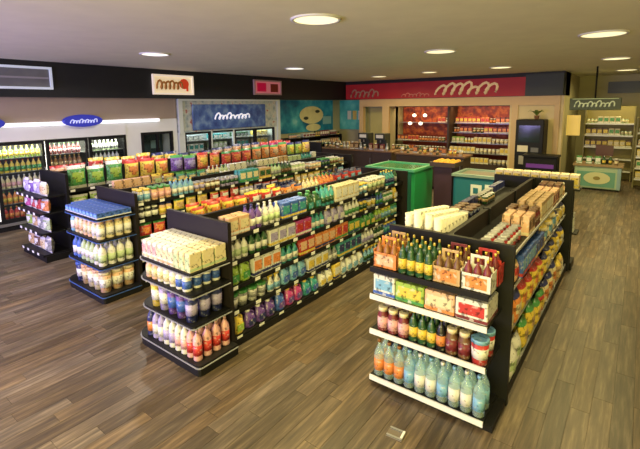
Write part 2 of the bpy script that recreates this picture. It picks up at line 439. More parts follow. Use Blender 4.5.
TW=mat('price_tag_paper',(.80,.82,.80),.6)
TAGX=MB().box(0,-.035,-.018,.002,.035,.018,TW).mesh('price_tag')
TAGY=MB().box(-.035,-.002,-.018,.035,0,.018,TW).mesh('price_tag')

def gondola(name,label,cx,y0,y1,hw,h,levels,bay=1.2,rail=BLACK,panel=BLACK,tags=True,farpanel=True,rh=.043):
    t=thing(name,label,'gondola',(0,0,0))
    link('base',bx(cx-hw,y0,0,cx+hw,y1,levels[0]-SH,BLACK),t)
    link('back_panel',bx(cx-.02,y0+.04,levels[0],cx+.02,y1-.04,h,DARKPANEL),t)
    link('end_panel',bx(cx-hw-.02,y0-.04,0,cx+hw+.02,y0,h+.01,panel),t)
    if farpanel: link('end_panel',bx(cx-hw-.02,y1,0,cx+hw+.02,y1+.04,h+.01,panel),t)
    nb=max(1,round((y1-y0)/bay)); L=(y1-y0)/nb
    for i,z in enumerate(levels):
        dp=hw-.02 if i==0 else hw-.06
        for k in range(nb):
            a=y0+k*L; b=a+L-.004
            shelf(t,cx+.02,a,cx+dp,b,z,'+x',rail=rail,tags=tags,rh=rh)
            shelf(t,cx-dp,a,cx-.02,b,z,'-x',rail=rail)
    for k in range(nb+1):
        yy=min(max(y0+k*L,y0+.03),y1-.03)
        link('upright',bx(cx-.035,yy-.02,levels[0],cx+.035,yy+.02,h+.005,BLACK),t)
    return t

rnd=random.Random(11)
# --- C: right-hand gondola with the water bottles on its end
CL=[.10,.44,.80,1.10]
gC=gondola('gondola','black gondola with white rails and big water bottles on its end',-1.18,3.25,6.5,.49,1.26,CL,rail=mat('grey_white_rail',(.50,.51,.53),.4),tags=False,rh=.022)
def plate(parent,name,poly,z0,z1,mt): return link(name,MB().prism(poly,z0,z1,mt),parent)
CE=[.07,.48,.78,1.01]       # end shelves
link('end_base',bx(-1.68,2.86,0,-.68,3.21,CE[0]-SH,BLACK),gC)
for z in CE: shelf(gC,-1.66,2.84,-.74,3.21,z,'-y',rail=WHITEM if z<.9 else BLACK,tags=False,name='end_shelf')
# bottom: large water bottles, two rows deep
for r in range(2):
    for i in range(10):
        x=-1.605+i*.0905; first=i<3 
        put('bottle','clear','orange' if first else ('white' if i%3 else 'sky blue'),.086,.086,.31,(x,2.90+r*.11,CE[0]),0,
            ('clear bottle with orange label beside the water bottles' if first else 'large clear water bottle with %s label, lowest end shelf'%('white' if i%3 else 'blue')),
            ('orange labelled bottles beside the water' if first else 'large water bottles on the lowest end shelf'),True,'amber' if first else ('sky blue' if i%2 else 'white'))
# second: dark jars and bottles
seq=[('jar','maroon','pink')]*3+[('wine','dark green','yellow')]*3+[('wine','black','orange')]*1+[('jar','brown','maroon')]*2+[('tub','red','white')]*1
x=-1.615
for k,c1,c2 in seq:
    wd={'jar':.088,'wine':.07,'tub':.125}[k]
    for r in range(2):
        put(k,c1,c2,wd,wd,{'jar':.2,'wine':.245,'tub':.19}[k],(x+wd/2,2.895+r*(wd+.02),CE[1]),0,f"{desc(k,c1,c2)}, shelf above the water bottles",f"{desc(k,c1,c2)}s above the water bottles",True,'cream' if k=='jar' else 'yellow' if k=='wine' else 'sky blue')
    x+=wd+.004
# third: cartons
x=-1.645
for c1,c2,c3,wd,ht in (('white','sky blue','blue',.19,.17),('lime green','yellow','green',.235,.155),('peach','cream','orange',.225,.155),('white','red','maroon',.225,.16)):
    put('carton',c1,c2,wd,.26,ht,(x+wd/2,2.99,CE[2]),0,f"{c1} carton with {c2} label on the third end shelf under the beer","cartons on the third end shelf",True,c3); x+=wd+.008
# top: six-packs and single bottles
def sixpack(x,y,z,c1,c2,bc,label,rz=0):
    t=thing('bottle_carrier',label,'bottle pack',(x,y,z),rz,'bottle carriers on the top end shelf')
    a=pm(c1); b=pm(c2); W,D,HH=.205,.135,.125
    mb=MB().box(-W/2,-D/2,0,W/2,-D/2+.004,HH,a).box(-W/2,D/2-.004,0,W/2,D/2,HH,a).box(-W/2,-D/2,0,-W/2+.004,D/2,HH+.02,a).box(W/2-.004,-D/2,0,W/2,D/2,HH+.02,a).box(-W/2,-D/2,0,W/2,D/2,.004,a)
    link('carrier',mb,t)
    link('carrier_handle',MB().box(-W/2+.004,-.003,.004,W/2-.004,.003,HH+.05,a).box(-W*.3,-.003,HH+.05,-W*.18,.003,HH+.1,a).box(W*.18,-.003,HH+.05,W*.3,.003,HH+.1,a).box(-W*.3,-.003,HH+.1,W*.3,.003,HH+.12,a),t)
    link('print_panel',MB().box(-W*.36,-D/2-.002,HH*.18,W*.36,-D/2,HH*.85,b),t)
    me,P=proto('wine',bc,c2,.058,.058,.225,'yellow')
    for i in (-1,0,1):
        for j in (-1,1):
            o=link('bottle',P[0][1],t,(i*.065,j*.033,.004)); link('cap',P[2][1],o); link('label',P[1][1],o)
z=CE[3]
sixpack(-1.55,2.94,z,'orange','peach','amber','orange bottle carrier at the left of the top end shelf')
sixpack(-1.55,3.11,z,'tan','cream','amber','tan bottle carrier behind the orange one on the end shelf')
for r in range(3):
    for i in range(4):
        put('wine','dark green','yellow',.066,.066,.25,(-1.40+i*.071,2.885+r*.1,z),0,'dark green beer bottle with yellow label, top end shelf','single beer bottles on the top end shelf',True,'yellow')
sixpack(-1.045,2.93,z,'tan','orange','brown','brown and orange bottle carrier right of the single beer bottles')
sixpack(-1.04,3.10,z,'maroon','peach','brown','maroon bottle carrier behind the brown and orange one')
sixpack(-.835,2.93,z,'white','orange','maroon','white and orange bottle carrier at the right of the end shelf')
sixpack(-.83,3.10,z,'red','white','maroon','red bottle carrier at the back right of the end shelf')

# C top deck behind the end panel: left of the divider pale cup stacks, right reds and tans
for i in range(4):
    for j in range(8):
        put('cups','ivory','ivory',.084,.084,round(.27-.012*j+.02*((i*7+j*3)%3),3),(-1.285-i*.09,3.31+j*.088+.02*(i%2),CL[3]),0,'ivory paper cup stack, right-hand gondola top','ivory cup stacks on the right-hand gondola')
fill_side(-1.60,4.1,6.42,CL[3],.12,'right-hand gondola far top',['box','can','tub'],['grey','brown','dark green','tan','navy'],rnd,rz=-PI/2,rows=2,c3s=('grey','tan','brown'))
U=set(); DIM['bag']=(.25,.13,.30)
for q in range(2):
    for j in range(8):
        put('can','red' if j%3 else 'maroon','white',.085,.085,.13,(-.83-q*.1,3.32+j*.093,CL[3]),0,f"{'red' if j%3 else 'maroon'} can with white label, right-hand gondola near top shelf",'cans on the right-hand gondola top shelf')
fill_side(-.735,4.1,6.42,CL[3],.3,'right-hand gondola top aisle shelf',['box','jar'],['tan','brown','cream','peach','amber','ivory','maroon','orange'],rnd,rows=3,used=U,c3s=('cream','brown','tan','ivory','peach'))
w0=('third','second','bottom')
fill_side(-.715,3.3,6.42,CL[2],.27,'right-hand gondola third aisle shelf',['box','bag','carton'],['orange','tan','yellow','peach','cream','sky blue'],rnd,used=U,
   lead=[('bag','peach','red',2),('box','blue','sky blue',4),('box','blue','navy',3),('bag','cream','sky blue',3)])
fill_side(-.70,3.3,6.42,CL[1],.33,'right-hand gondola second aisle shelf',['bag'],['yellow','cream','lime green','white','tan','ivory'],rnd,used=U,
   lead=[('bag','orange','cream',2),('bag','yellow','orange',4),('bag','yellow','cream',3)])
fill_side(-.665,3.3,6.42,CL[0],.33,'right-hand gondola bottom aisle shelf',['bag'],['yellow','orange','ivory','tan','cream'],rnd,used=U,
   lead=[('bag','white','pale green',2),('bag','yellow','tan',3),('bag','red','yellow',1)])
# far end display of C: row of pale yellow boxes
fe=thing('end_display','black display rack with pale yellow boxes behind the right-hand gondola','display rack')
link('rack_base',bx(-1.72,6.56,0,-.64,6.86,.1,BLACK),fe)
link('rack_panel',bx(-1.70,6.56,.1,-.66,6.60,1.12,BLACK),fe)
for zz in (.5,1.12): link('shelf',bx(-1.72,6.56 if zz>1 else 6.60,zz,-.60,6.86,zz+.02,BLACK),fe)
for i in range(9):
    put('box','cream','yellow',.112,.16,.19,(-1.655+i*.122,6.70,1.14),0,'pale yellow box in the row on the far rack','pale yellow boxes on the far rack',False,'yellow')
for i in range(4):
    put('box','white','cream',.2,.16,.26,(-1.5+i*.25,6.72,.52),0,'white box on the lower shelf of the far rack','white boxes on the far rack')

DIM['bag']=(.19,.08,.21)
# --- B: middle gondola
BL=[.09,.33,.58,.83,1.08]
gB=gondola('gondola','black gondola with cleaning goods facing the central aisle',-3.42,2.5,6.15,.46,1.24,BL,panel=DARKPANEL)
def endcap(parent,x0,x1,y0,y1,levels,rc=.16,inset=.07,railm=BLACK):
    """shelves with a rounded left front corner"""
    def poly(a,b,c,d,r):
        p=[(b,d),(a,d)]
        for k in range(7):
            t=PI+PI/2*k/6; p.append((a+r+r*math.cos(t),c+r+r*math.sin(t)))
        for k in range(4):
            t=1.5*PI+PI/2*k/3; p.append((b-.04+.04*math.cos(t),c+.04+.04*math.sin(t)))
        return p
    plate(parent,'end_base',poly(x0,x1,y0,y1,rc),0,levels[0]-SH,BLACK)
    for i,z in enumerate(levels):
        ii=0 if i==0 else inset
        s=plate(parent,'end_shelf',poly(x0+ii,x1-ii,y0+(.01 if i else 0),y1,rc),z-SH,z,BLACK)
        plate(s,'price_rail',[(q[0],q[1]) for q in poly(x0+ii-.008,x1-ii+.008,y0-.008+(.01 if i else 0),y1,rc)],z-SH-.008,z-SH,railm)
GREYR=mat('grey_rail',(.30,.31,.36),.4)
BE=[.10,.43,.71,.905]
endcap(gB,-3.88,-2.86,2.02,2.46,BE,railm=GREYR)
def cap_rows(x0,x1,y0,y1,z,rows,kind,wdh,cs,where,parts=True,skipcorner=True):
    w,d,h=wdh
    n=int((x1-x0)/(w+.006)); m_=int((y1-y0)/(d+.006))
    for j in range(m_):
        for i in range(n):
            if skipcorner and i==0 and j==0: continue
            c1,c2,c3=cs[min(int(i/n*len(cs)),len(cs)-1)]
            x=x0+(x1-x0)*(i+.5)/n; y=y0+(y1-y0)*(j+.5)/m_
            put(kind,c1,c2,w,d,h,(x,y,z),0,f"{desc(kind,c1,c2)}, {where}",f"{desc(kind,c1,c2)}, {where}",parts and (j==0 or i==n-1),c3)
cap_rows(-3.78,-2.95,2.04,2.45,BE[3],0,'carton',(.075,.12,.165),[('white','pink','cream'),('white','cream','peach'),('cream','pale green','pale green')],'middle gondola top end shelf')
cap_rows(-3.78,-3.02,2.04,2.45,BE[2],0,'jar',(.088,.088,.165),[('peach','cream','cream'),('white','cream','white'),('white','blue','white')],'middle gondola third end shelf')
cap_rows(-3.78,-2.98,2.04,2.45,BE[1],0,'tub',(.115,.11,.25),[('yellow','white','cream'),('lavender','white','lavender'),('purple','blue','navy'),('navy','lavender','purple')],'middle gondola second end shelf')
cap_rows(-3.82,-2.92,2.04,2.45,BE[0],0,'bottle',(.082,.082,.30),[('navy','orange','blue'),('lavender','white','white'),('white','lavender','sky blue'),('white','pink','sky blue'),('pink','red','white')],'middle gondola bottom end shelf')
kB=['bottle','spray','jug','box','tub','jar']
cB=['white','teal','sky blue','blue','green','lime green','white','lavender','white','teal','pale green','navy','grey','dark green','sky blue','white','yellow','orange']
U=set(); bx_=-2.96+.06-.06
fill_side(-3.02,2.55,6.1,BL[4],.5,'middle gondola top shelf',['bottle','box','jar','tub'],['white','cream','teal','dark green','pale green','sky blue','white','grey','navy','lavender','ivory'],rnd,used=U,rows=2,
   lead=[('box','peach','cream',2),('bottle','purple','white',2),('bottle','white','pale green',3),('box','blue','teal',3),('jug','dark green','teal',2)])
fill_side(-3.02,2.55,6.1,BL[3],.235,'middle gondola fourth shelf',kB,cB,rnd,used=U,parts=True,rows=2,lead=[('bottle','white','pale green',3),('bottle','dark green','white',3),('box','white','lavender',3),('box','magenta','red',2),('bottle','teal','white',3)])
fill_side(-3.02,2.55,6.1,BL[2],.235,'middle gondola third shelf',kB,cB,rnd,used=U,parts=True,rows=2,lead=[('jug','lime green','green',2),('box','white','orange',3),('spray','teal','white',3),('box','red','peach',2),('box','orange','peach',3),('box','orange','red',2),('box','green','yellow',2),('jug','green','yellow',3)])
fill_side(-3.02,2.55,6.1,BL[1],.235,'middle gondola second shelf',kB,cB,rnd,used=U,parts=True,rows=2,lead=[('tub','grey','white',2),('tub','white','grey',2),('spray','white','sky blue',2),('jug','sky blue','blue',3),('box','white','yellow',3)])
fill_side(-2.98,2.55,6.1,BL[0],.225,'middle gondola bottom shelf',kB,cB,rnd,used=U,parts=True,rows=2,lead=[('jug','yellow','lime green',1),('jug','purple','navy',3),('jug','blue','purple',1),('jug','magenta','purple',2),('jug','teal','blue',2),('jug','white','yellow',2),('box','yellow','white',1),('jug','white','sky blue',4)])
# left deck of B seen from above
fill_side(-3.82,2.6,6.1,BL[4],.5,'middle gondola far top',['bag','box','bottle'],['yellow','orange','cream','red','peach','white','sky blue'],rnd,used=U,rz=-PI/2,rows=2,
   lead=[('bag','yellow','orange',4),('bag','red','white',3)])

# --- A: gondola with the blue boxes
AL=[.09,.36,.63,.88,1.10]
gA=gondola('gondola','black gondola with blue topped boxes on its rounded end',-5.42,2.72,7.6,.47,1.24,AL,panel=DARKPANEL)
AE=[.10,.43,.76,1.02]
endcap(gA,-5.93,-4.90,2.2,2.68,AE,inset=.04,railm=mat('blue_rail',(.05,.12,.42),.4))
for j in range(4):
    for i in range(10):
        if i==0 and j==0: continue
        put('box','blue','sky blue',.084,.1,.07,(-5.83+i*.0935,2.27+j*.106,AE[3]),0,'small blue box in rows on top of the rounded end','small blue boxes on the rounded end',False,'white')
cap_rows(-5.86,-4.97,2.23,2.67,AE[2],0,'jar',(.095,.095,.23),[('sky blue','white','blue'),('cream','peach','white'),('peach','cream','white'),('cream','white','peach')],'blue-topped end third shelf')
cap_rows(-5.86,-4.97,2.23,2.67,AE[1],0,'bottle',(.095,.095,.29),[('blue','white','sky blue'),('pale green','white','peach'),('white','pale green','peach')],'blue-topped end second shelf')
cap_rows(-5.88,-4.97,2.23,2.67,AE[0],0,'tub',(.14,.12,.25),[('navy','white','blue'),('tan','cream','peach'),('cream','white','peach'),('peach','white','cream')],'blue-topped end bottom shelf')
cA=['white','sky blue','cream','peach','ivory','navy','teal','pale green','lavender','tan','white','grey','dark green','brown']
U=set()
fill_side(-5.01,2.78,7.5,AL[4],.5,'blue-topped gondola top shelf',['bottle','box','jar','can'],cA,rnd,used=U,rows=2,lead=[('jar','white','sky blue',2),('jar','peach','pink',3),('bottle','sky blue','white',4)])
fill_side(-5.01,2.78,7.5,AL[3],.2,'blue-topped gondola fourth shelf',['bag','box','jar'],cA,rnd,used=U,lead=[('jar','black','white',3),('jar','peach','yellow',2),('bag','yellow','tan',3),('bag','red','white',3)])
fill_side(-5.01,2.78,6.0,AL[2],.22,'blue-topped gondola third shelf',['bag','box','can'],cA,rnd,used=U,lead=[('bag','red','orange',2),('bag','purple','white',2)])
fill_side(-5.01,2.78,4.4,AL[1],.24,'blue-topped gondola second shelf',['bag','box'],cA,rnd,used=U,lead=[('bag','maroon','white',1)])
fill_side(-5.83,2.85,7.5,AL[4],.5,'blue-topped gondola far top',['box','bottle','bag'],cA,rnd,used=U,rz=-PI/2)

# --- Z: crisps gondola
ZL=[.10,.40,.72,1.04]
gZ=gondola('gondola','black gondola stocked with bright snack bags near the coolers',-7.45,2.75,9.2,.47,1.30,ZL,panel=BLACK)
ZE=[.12,.45,.75,1.0]
link('end_base',bx(-7.9,2.36,0,-6.98,2.71,ZE[0]-SH,BLACK),gZ)
for z in ZE: shelf(gZ,-7.88,2.34,-7.0,2.71,z,'-y',name='end_shelf',tagstep=.2)
cZ=['yellow','orange','red','purple','lime green','green','magenta','peach','cream']
DIM['bag']=(.29,.13,.37)
U=set()
fill_side(-7.04,2.8,9.1,ZL[3]+.0,.6,'snack gondola top shelf',['bag'],cZ,rnd,used=U,rows=1,run=(2,4),lead=[('bag','green','lime green',3),('bag','yellow','orange',3),('bag','purple','lavender',2),('bag','orange','yellow',2),('bag','red','orange',3),('bag','orange','tan',4)])
fill_side(-7.04,2.8,7.0,ZL[2],.30,'snack gondola third shelf',['bag'],cZ,rnd,used=U,run=(2,4),lead=[('bag','lime green','white',3),('bag','yellow','lime green',2)])
fill_side(-7.04,2.8,5.0,ZL[1],.29,'snack gondola second shelf',['bag'],cZ,rnd,used=U,run=(2,4))
fill_side(-7.86,2.8,9.1,ZL[3],.6,'snack gondola far side top shelf',['bag'],cZ,rnd,used=U,rz=-PI/2,run=(2,4))
for z,where,cs in ((ZE[3],'top',['lavender','purple','lavender','cream']),(ZE[2],'third',['magenta','red','red','orange']),(ZE[1],'second',['lime green','tan','grey','pale green']),(ZE[0],'bottom',['tan','brown','cream','grey'])):
    for i,c in enumerate(cs):
        put('bag',c,'white' if c!='cream' else 'tan',.2,.1,.23,(-7.77+i*.222,2.46,z),0,f"{c} snack bag, snack gondola {where} end shelf",f"snack bags on the {where} end shelf")

# ---------------------------------------------------------------- wall of drinks coolers on the left
rc=random.Random(5)
YD=[.82,1.67,2.52,3.38,4.21,5.05]
COOLIN=mat('cooler_inside',(.10,.10,.10),.6)
cz=thing('drinks_cooler','long black framed drinks cooler with glass doors along the left wall','cooler')
link('back_panel',bx(-10.25,.82,.1,-10.2,5.05,1.72,COOLIN),cz)
link('header',bx(-10.25,.78,1.70,XL+.02,5.055,2.028,WHITEW),cz)
link('base',bx(-10.25,.78,0,XL+.02,5.055,.16,BLACK),cz)
link('kick_rail',bx(XL+.02,.78,.10,XL+.05,5.055,.15,STEEL),cz)
for y in (YD[0],YD[-1]): link('side_panel',bx(-10.25,y-.02,.16,XL,y,1.70,BLACK),cz)
for i in range(5):
    a,b=YD[i],YD[i+1]
    d=link('door',MB().box(XL-.03,a+.004,.17,XL+.02,a+.065,1.69,BLACK).box(XL-.03,b-.065,.17,XL+.02,b-.02,1.69,BLACK).box(XL-.03,a+.065,.17,XL+.02,b-.065,.23,BLACK).box(XL-.03,a+.065,1.63,XL+.02,b-.065,1.69,BLACK),cz)
    link('pane',bx(XL-.01,a+.065,.23,XL-.004,b-.065,1.63,GLASS),d)
    link('handle',MB().tube([(XL+.02,b-.05,.75),(XL+.05,b-.05,.76),(XL+.05,b-.05,1.14),(XL+.02,b-.05,1.15)],.010,STEEL),d)
CS=[.20,.50,.80,1.10,1.38]
for z in CS: link('shelf',bx(-10.2,.84,z-.015,XL-.08,5.02,z,STEEL),cz)
lt=mat('cooler_tube',(1,1,1),.5,emit=(1,.97,.85),es=4.0)
for i in range(1,5):
    link('light_tube',MB().lathe([(.012,.2),(.012,1.66)],lt,6,cx=XL-.06,cy=YD[i]),cz)
for i in range(2,5):
    a=area('cooler_lamp',(XL-.07,YD[i]+.42,1.66),(0,math.radians(18),0),.08,.7,16,(1,.95,.72)); a.parent=cz
doorcols=[None,[('lime green','yellow'),('yellow','lime green')],[('lime green','yellow'),('yellow','green'),('cream','pink'),('orange','yellow'),('red','orange')],
 [('maroon','pink'),('amber','tan'),('dark green','tan'),('red','maroon'),('tan','maroon')],[('pale green','grey'),('white','green'),('grey','tan'),('dark green','white'),('tan','pale green')]]
for i in (2,3,4):
    for s,z in enumerate(CS):
        c1,c2=doorcols[i][(4-s)%5 if i!=2 else [4,3,2,1,0][s]]
        wh=['bottom','second','third','fourth','top'][s]; dn={2:'left',3:'middle',4:'right'}[i]
        y=YD[i]+.08
        while y+.09<YD[i+1]-.04:
            put('bottle',c1,c2,.082,.082,.24 if s<4 else .22,(XL-.14,y+.041,z),PI/2,f"{c1} drink bottle, {dn} cooler door {wh} shelf",f"{c1} drink bottles on the {wh} shelf, {dn} cooler door",False,['white','red','yellow','green'][(i+s)%4])
            y+=.092
STRIP=mat('light_strip',(1,1,1),.5,emit=(.90,.90,1.0),es=1.1)
ls=tag(link('light_strip',MB().box(XL+.022,-.5,1.972,XL+.06,5.9,2.045,STRIP)),'long white glowing light strip along the cooler header','light strip')

def loops(a0,a1,zb,hs,n,mt,r,off,axis='y',slant=.3):
    """joined-up loops of lettering too small to read"""
    mb=MB(); st_=(a1-a0)/n; pts=[]
    for k in range(n):
        h=hs[k%len(hs)]
        for q in range(10):
            t=2*PI*q/10; z=h*.5*(1-math.cos(t))
            p=a0+st_*(k+q/10)-st_*.32*math.sin(t)+slant*z
            pts.append((off,p,zb+z) if axis=='y' else (p,off,zb+z))
    return mb.tube(pts,r,mt,5)
def oval_sign(y,z,label):
    t=thing('oval_sign',label,'sign',(XL+.14,y,z),0)
    n=20
    def ring(s,x): return [(x,s*.40*math.cos(2*PI*j/n),s*.13*math.sin(2*PI*j/n)) for j in range(n)]
    bl=mat('blue_sign_face',(.02,.03,.30),.4,emit=(.04,.05,.6),es=.35)
    link('sign_board',MB().rings([ring(1,-.09),ring(1,-.02),ring(.94,0)],bl),t)
    lw=mat('sign_lettering_white',(.55,.6,.95),.5,emit=(.6,.65,1),es=.5)
    mb=loops(-.27,.25,-.045,[.07,.05,.05,.08,.05],9,lw,.012,.004)
    link('lettering',mb,t)
oval_sign(4.1,2.05,'blue oval sign mounted on the light strip above the coolers')
oval_sign(2.32,2.05,'blue oval sign at the left edge of the picture')

# dark display window between the white wall pieces
dw=thing('display_window','dark glass display window in the white wall beside the freezer','display window')
link('frame',MB().box(XL-.06,5.42,.25,XL+.02,5.48,1.72,BLACK).box(XL-.06,6.22,.25,XL+.02,6.28,1.72,BLACK).box(XL-.06,5.48,.25,XL+.02,6.22,.31,BLACK).box(XL-.06,5.48,1.66,XL+.02,6.22,1.72,BLACK).box(XL-.06,5.83,.31,XL+.02,5.88,1.66,BLACK),dw)
link('pane',bx(XL-.02,5.48,.31,XL-.01,5.83,1.66,GLASS),dw); link('pane',bx(XL-.02,5.88,.31,XL-.01,6.22,1.66,GLASS),dw)
link('backing',bx(XL-.5,5.44,.27,XL-.45,6.26,1.70,mat('dark_teal_back',(.02,.05,.055),.5)),dw)
for i,(c) in enumerate(('yellow','yellow','lime green')):
    tag(link('poster',bx(XL-.44,5.50,.95+i*.22,XL-.435,5.74,1.13+i*.22,pm(c))),f"{['yellow','upper yellow','lime green'][i]} sticker card inside the dark display window",'card')
tag(link('screen',bx(XL-.44,5.92,1.28,XL-.42,6.16,1.48,mat('pale_screen',(.3,.45,.5),.4))),'small pale blue card in the dark display window','card')

# ---------------------------------------------------------------- freezer with the blue header
def mural(name, stops, scale, seed, axis=0):
    M=bpy.data.materials.new(name); M.use_nodes=True; nt=M.node_tree; b=nt.nodes['Principled BSDF']; b.inputs['Roughness'].default_value=.5
    tc=nt.nodes.new('ShaderNodeTexCoord'); mp=nt.nodes.new('ShaderNodeMapping'); mp.inputs['Location'].default_value=(seed,seed*.7,0)
    n=nt.nodes.new('ShaderNodeTexNoise'); n.inputs['Scale'].default_value=scale; n.inputs['Detail'].default_value=5
    cr=nt.nodes.new('ShaderNodeValToRGB'); e=cr.color_ramp.elements
    while len(e)>1: e.remove(e[0])
    e[0].position=stops[0][0]; e[0].color=(*stops[0][1],1)
    for p,c in stops[1:]: e.new(p).color=(*c,1)
    nt.links.new(tc.outputs['Object'],mp.inputs[0]); nt.links.new(mp.outputs[0],n.inputs['Vector'])
    nt.links.new(n.outputs['Fac'],cr.inputs[0]); nt.links.new(cr.outputs[0],b.inputs['Base Color'])
    return M
def glow(M,s_):
    nt=M.node_tree; b=nt.nodes['Principled BSDF']; cr=[n for n in nt.nodes if n.type=='VALTORGB'][0]
    nt.links.new(cr.outputs[0],b.inputs['Emission Color']); b.inputs['Emission Strength'].default_value=s_; return M
STONE=mural('stone_mural',[(.3,(.20,.26,.28)),(.45,(.40,.46,.44)),(.6,(.55,.56,.48)),(.68,(.35,.12,.10))],7,3)
BLUEM=mural('blue_mural',[(.3,(.02,.05,.22)),(.5,(.06,.13,.36)),(.7,(.20,.32,.50))],5,9)
FRM=mat('pale_frame',(.62,.68,.64),.5)
fz=thing('freezer','tall freezer with glass doors under a blue and stone header','freezer')
link('header',bx(XL-.7,6.44,1.66,XL+.04,10.23,2.52,STONE),fz)
link('post',bx(XL-.7,6.44,0,XL+.04,6.62,1.66,FRM),fz); link('post',bx(XL-.7,10.0,0,XL+.04,10.23,1.66,FRM),fz)
link('header_frame',MB().box(XL+.04,6.44,1.62,XL+.08,6.56,2.52,FRM).box(XL+.04,10.11,0,XL+.08,10.23,2.52,FRM).box(XL+.04,6.56,2.47,XL+.08,10.11,2.52,FRM),fz)
link('back_panel',bx(XL-.75,6.44,0,XL-.7,10.23,2.52,mat('freezer_back',(.45,.52,.52),.5)),fz)
link('base',bx(XL-.7,6.62,0,XL+.02,10.0,.12,BLACK),fz)
fy=[6.62,7.46,8.31,9.15,10.0]
for i in range(4):
    a,b=fy[i],fy[i+1]; mm=BLACK if i!=1 else FRM
    d=link('door',MB().box(XL-.03,a+.003,.13,XL+.03,a+.05,1.65,mm).box(XL-.03,b-.06,.13,XL+.03,b-.003,1.65,BLACK if i!=1 else FRM).box(XL-.03,a+.05,.13,XL+.03,b-.06,.19,BLACK).box(XL-.03,a+.05,1.6,XL+.03,b-.06,1.65,BLACK),fz)
    link('pane',bx(XL-.01,a+.05,.19,XL-.004,b-.06,1.6,GLASS),d)
for z in (.45,.8,1.12,1.40): link('shelf',bx(XL-.68,6.64,z-.015,XL-.12,9.98,z,STEEL),fz)
a=area('freezer_lamp',(XL-.2,8.3,1.63),(0,math.radians(10),0),.15,3.2,22,(.85,.95,.90)); a.parent=fz
for z,wh,cs in ((1.12,'middle',[('white','teal'),('pale green','white'),('grey','teal'),('cream','yellow')]),(1.40,'upper',[('grey','white'),('teal','white'),('dark green','grey'),('yellow','cream')])):
    for i in range(4):
        y=fy[i]+.09; c1,c2=cs[i]
        while y+.17<fy[i+1]-.05:
            put('box',c1,c2,.15,.12,.15 if z>1.3 else .2,(XL-.24,y+.075,z),PI/2,f"{c1} frozen food box on the {wh} freezer shelf",f"{c1} boxes on the {wh} freezer shelf"); y+=.165
bs=thing('blue_sign','blue sign board with white lettering on the freezer header','sign',(XL+.05,8.2,2.02))
link('sign_board',MB().bevbox(0,-1.35,-.32,.04,1.35,.36,.012,BLUEM),bs)
wl=mat('white_lettering',(.85,.85,.95),.5,emit=(.9,.9,1),es=.5); pk=mat('pink_lettering',(.75,.3,.35),.5)
mb=loops(-.62,.05,-.05,[.17,.1,.1],5,wl,.024,.048); mb2=loops(.1,.62,-.05,[.1,.13],4,wl,.024,.048)
link('lettering',mb,bs); link('lettering',mb2,bs)

# ---------------------------------------------------------------- framed signs on the black band
XB=XL+.12
def framed(name,y0,y1,z0,z1,face,label,frame,em=None):
    t=thing(name,label,'sign',(XB,(y0+y1)/2,z0)); hw=(y1-y0)/2; h=z1-z0
    f=.045
    link('frame',MB().box(0,-hw,0,.06,-hw+f,h,frame).box(0,hw-f,0,.06,hw,h,frame).box(0,-hw+f,0,.06,hw-f,f,frame).box(0,-hw+f,h-f,.06,hw-f,h,frame),t)
    link('sign_face',bx(.0,-hw+f,f,.03,hw-f,h-f,face),t)
    return t,hw,h
t,hw,h=framed('wall_panel',1.9,3.56,2.68,3.11,mat('grey_panel_face',(.16,.17,.17),.3,noise=.3,nscale=3),'wide grey panel with silver frame on the black band',mat('silver_frame_glow',(.62,.68,.74),.35,emit=(.6,.7,.8),es=.35))  # frame is no lamp; faint glow put in to make it look bright
link('slat',MB().box(.03,-hw+.06,.2,.04,hw-.06,.235,mat('grey_slat',(.34,.34,.36),.4)),t)
fr=mat('cream_lit_frame',(.85,.75,.6),.5,emit=(1,.85,.65),es=.5)
t,hw,h=framed('framed_sign',5.72,6.86,2.62,3.10,mat('cream_face',(.85,.75,.5),.5,emit=(1,.8,.5),es=.45),'cream framed sign with orange and red lettering on the black band',fr)
om=mat('orange_lettering',(.62,.28,.06),.5); rm=mat('red_lettering',(.75,.06,.02),.5,emit=(.8,.08,.02),es=.3)
mb=loops(-.46,.22,.14,[.2,.16,.18],6,om,.028,.036,slant=.1); mb2=MB()
n=12
mb2.prism([(0,0)]*0 or [(.30+.14*math.cos(2*PI*j/n),.27+.13*math.sin(2*PI*j/n)) for j in range(n)],.03,.038,rm)
mb2.v=[(z,x,y) for x,y,z in mb2.v]; mb2.f=[tuple(f) for f in mb2.f]
mb2.box(.03,.36,.09,.036,.42,.3,rm)
link('lettering',mb,t); link('emblem',mb2,t)
t,hw,h=framed('framed_sign',9.02,10.22,2.66,3.11,mat('pink_face',(.65,.25,.28),.5,emit=(.8,.2,.25),es=.25),'pink framed sign with crimson and rust blocks on the black band',mat('dull_pink_frame',(.5,.33,.33),.5))
link('emblem',bx(.03,-.46,.10,.04,-.08,.36,mat('crimson',(.5,.005,.04),.5,emit=(.6,0,.06),es=.3)),t)
link('emblem',bx(.03,.12,.09,.04,.45,.34,mat('rust',(.25,.03,.015),.5)),t)

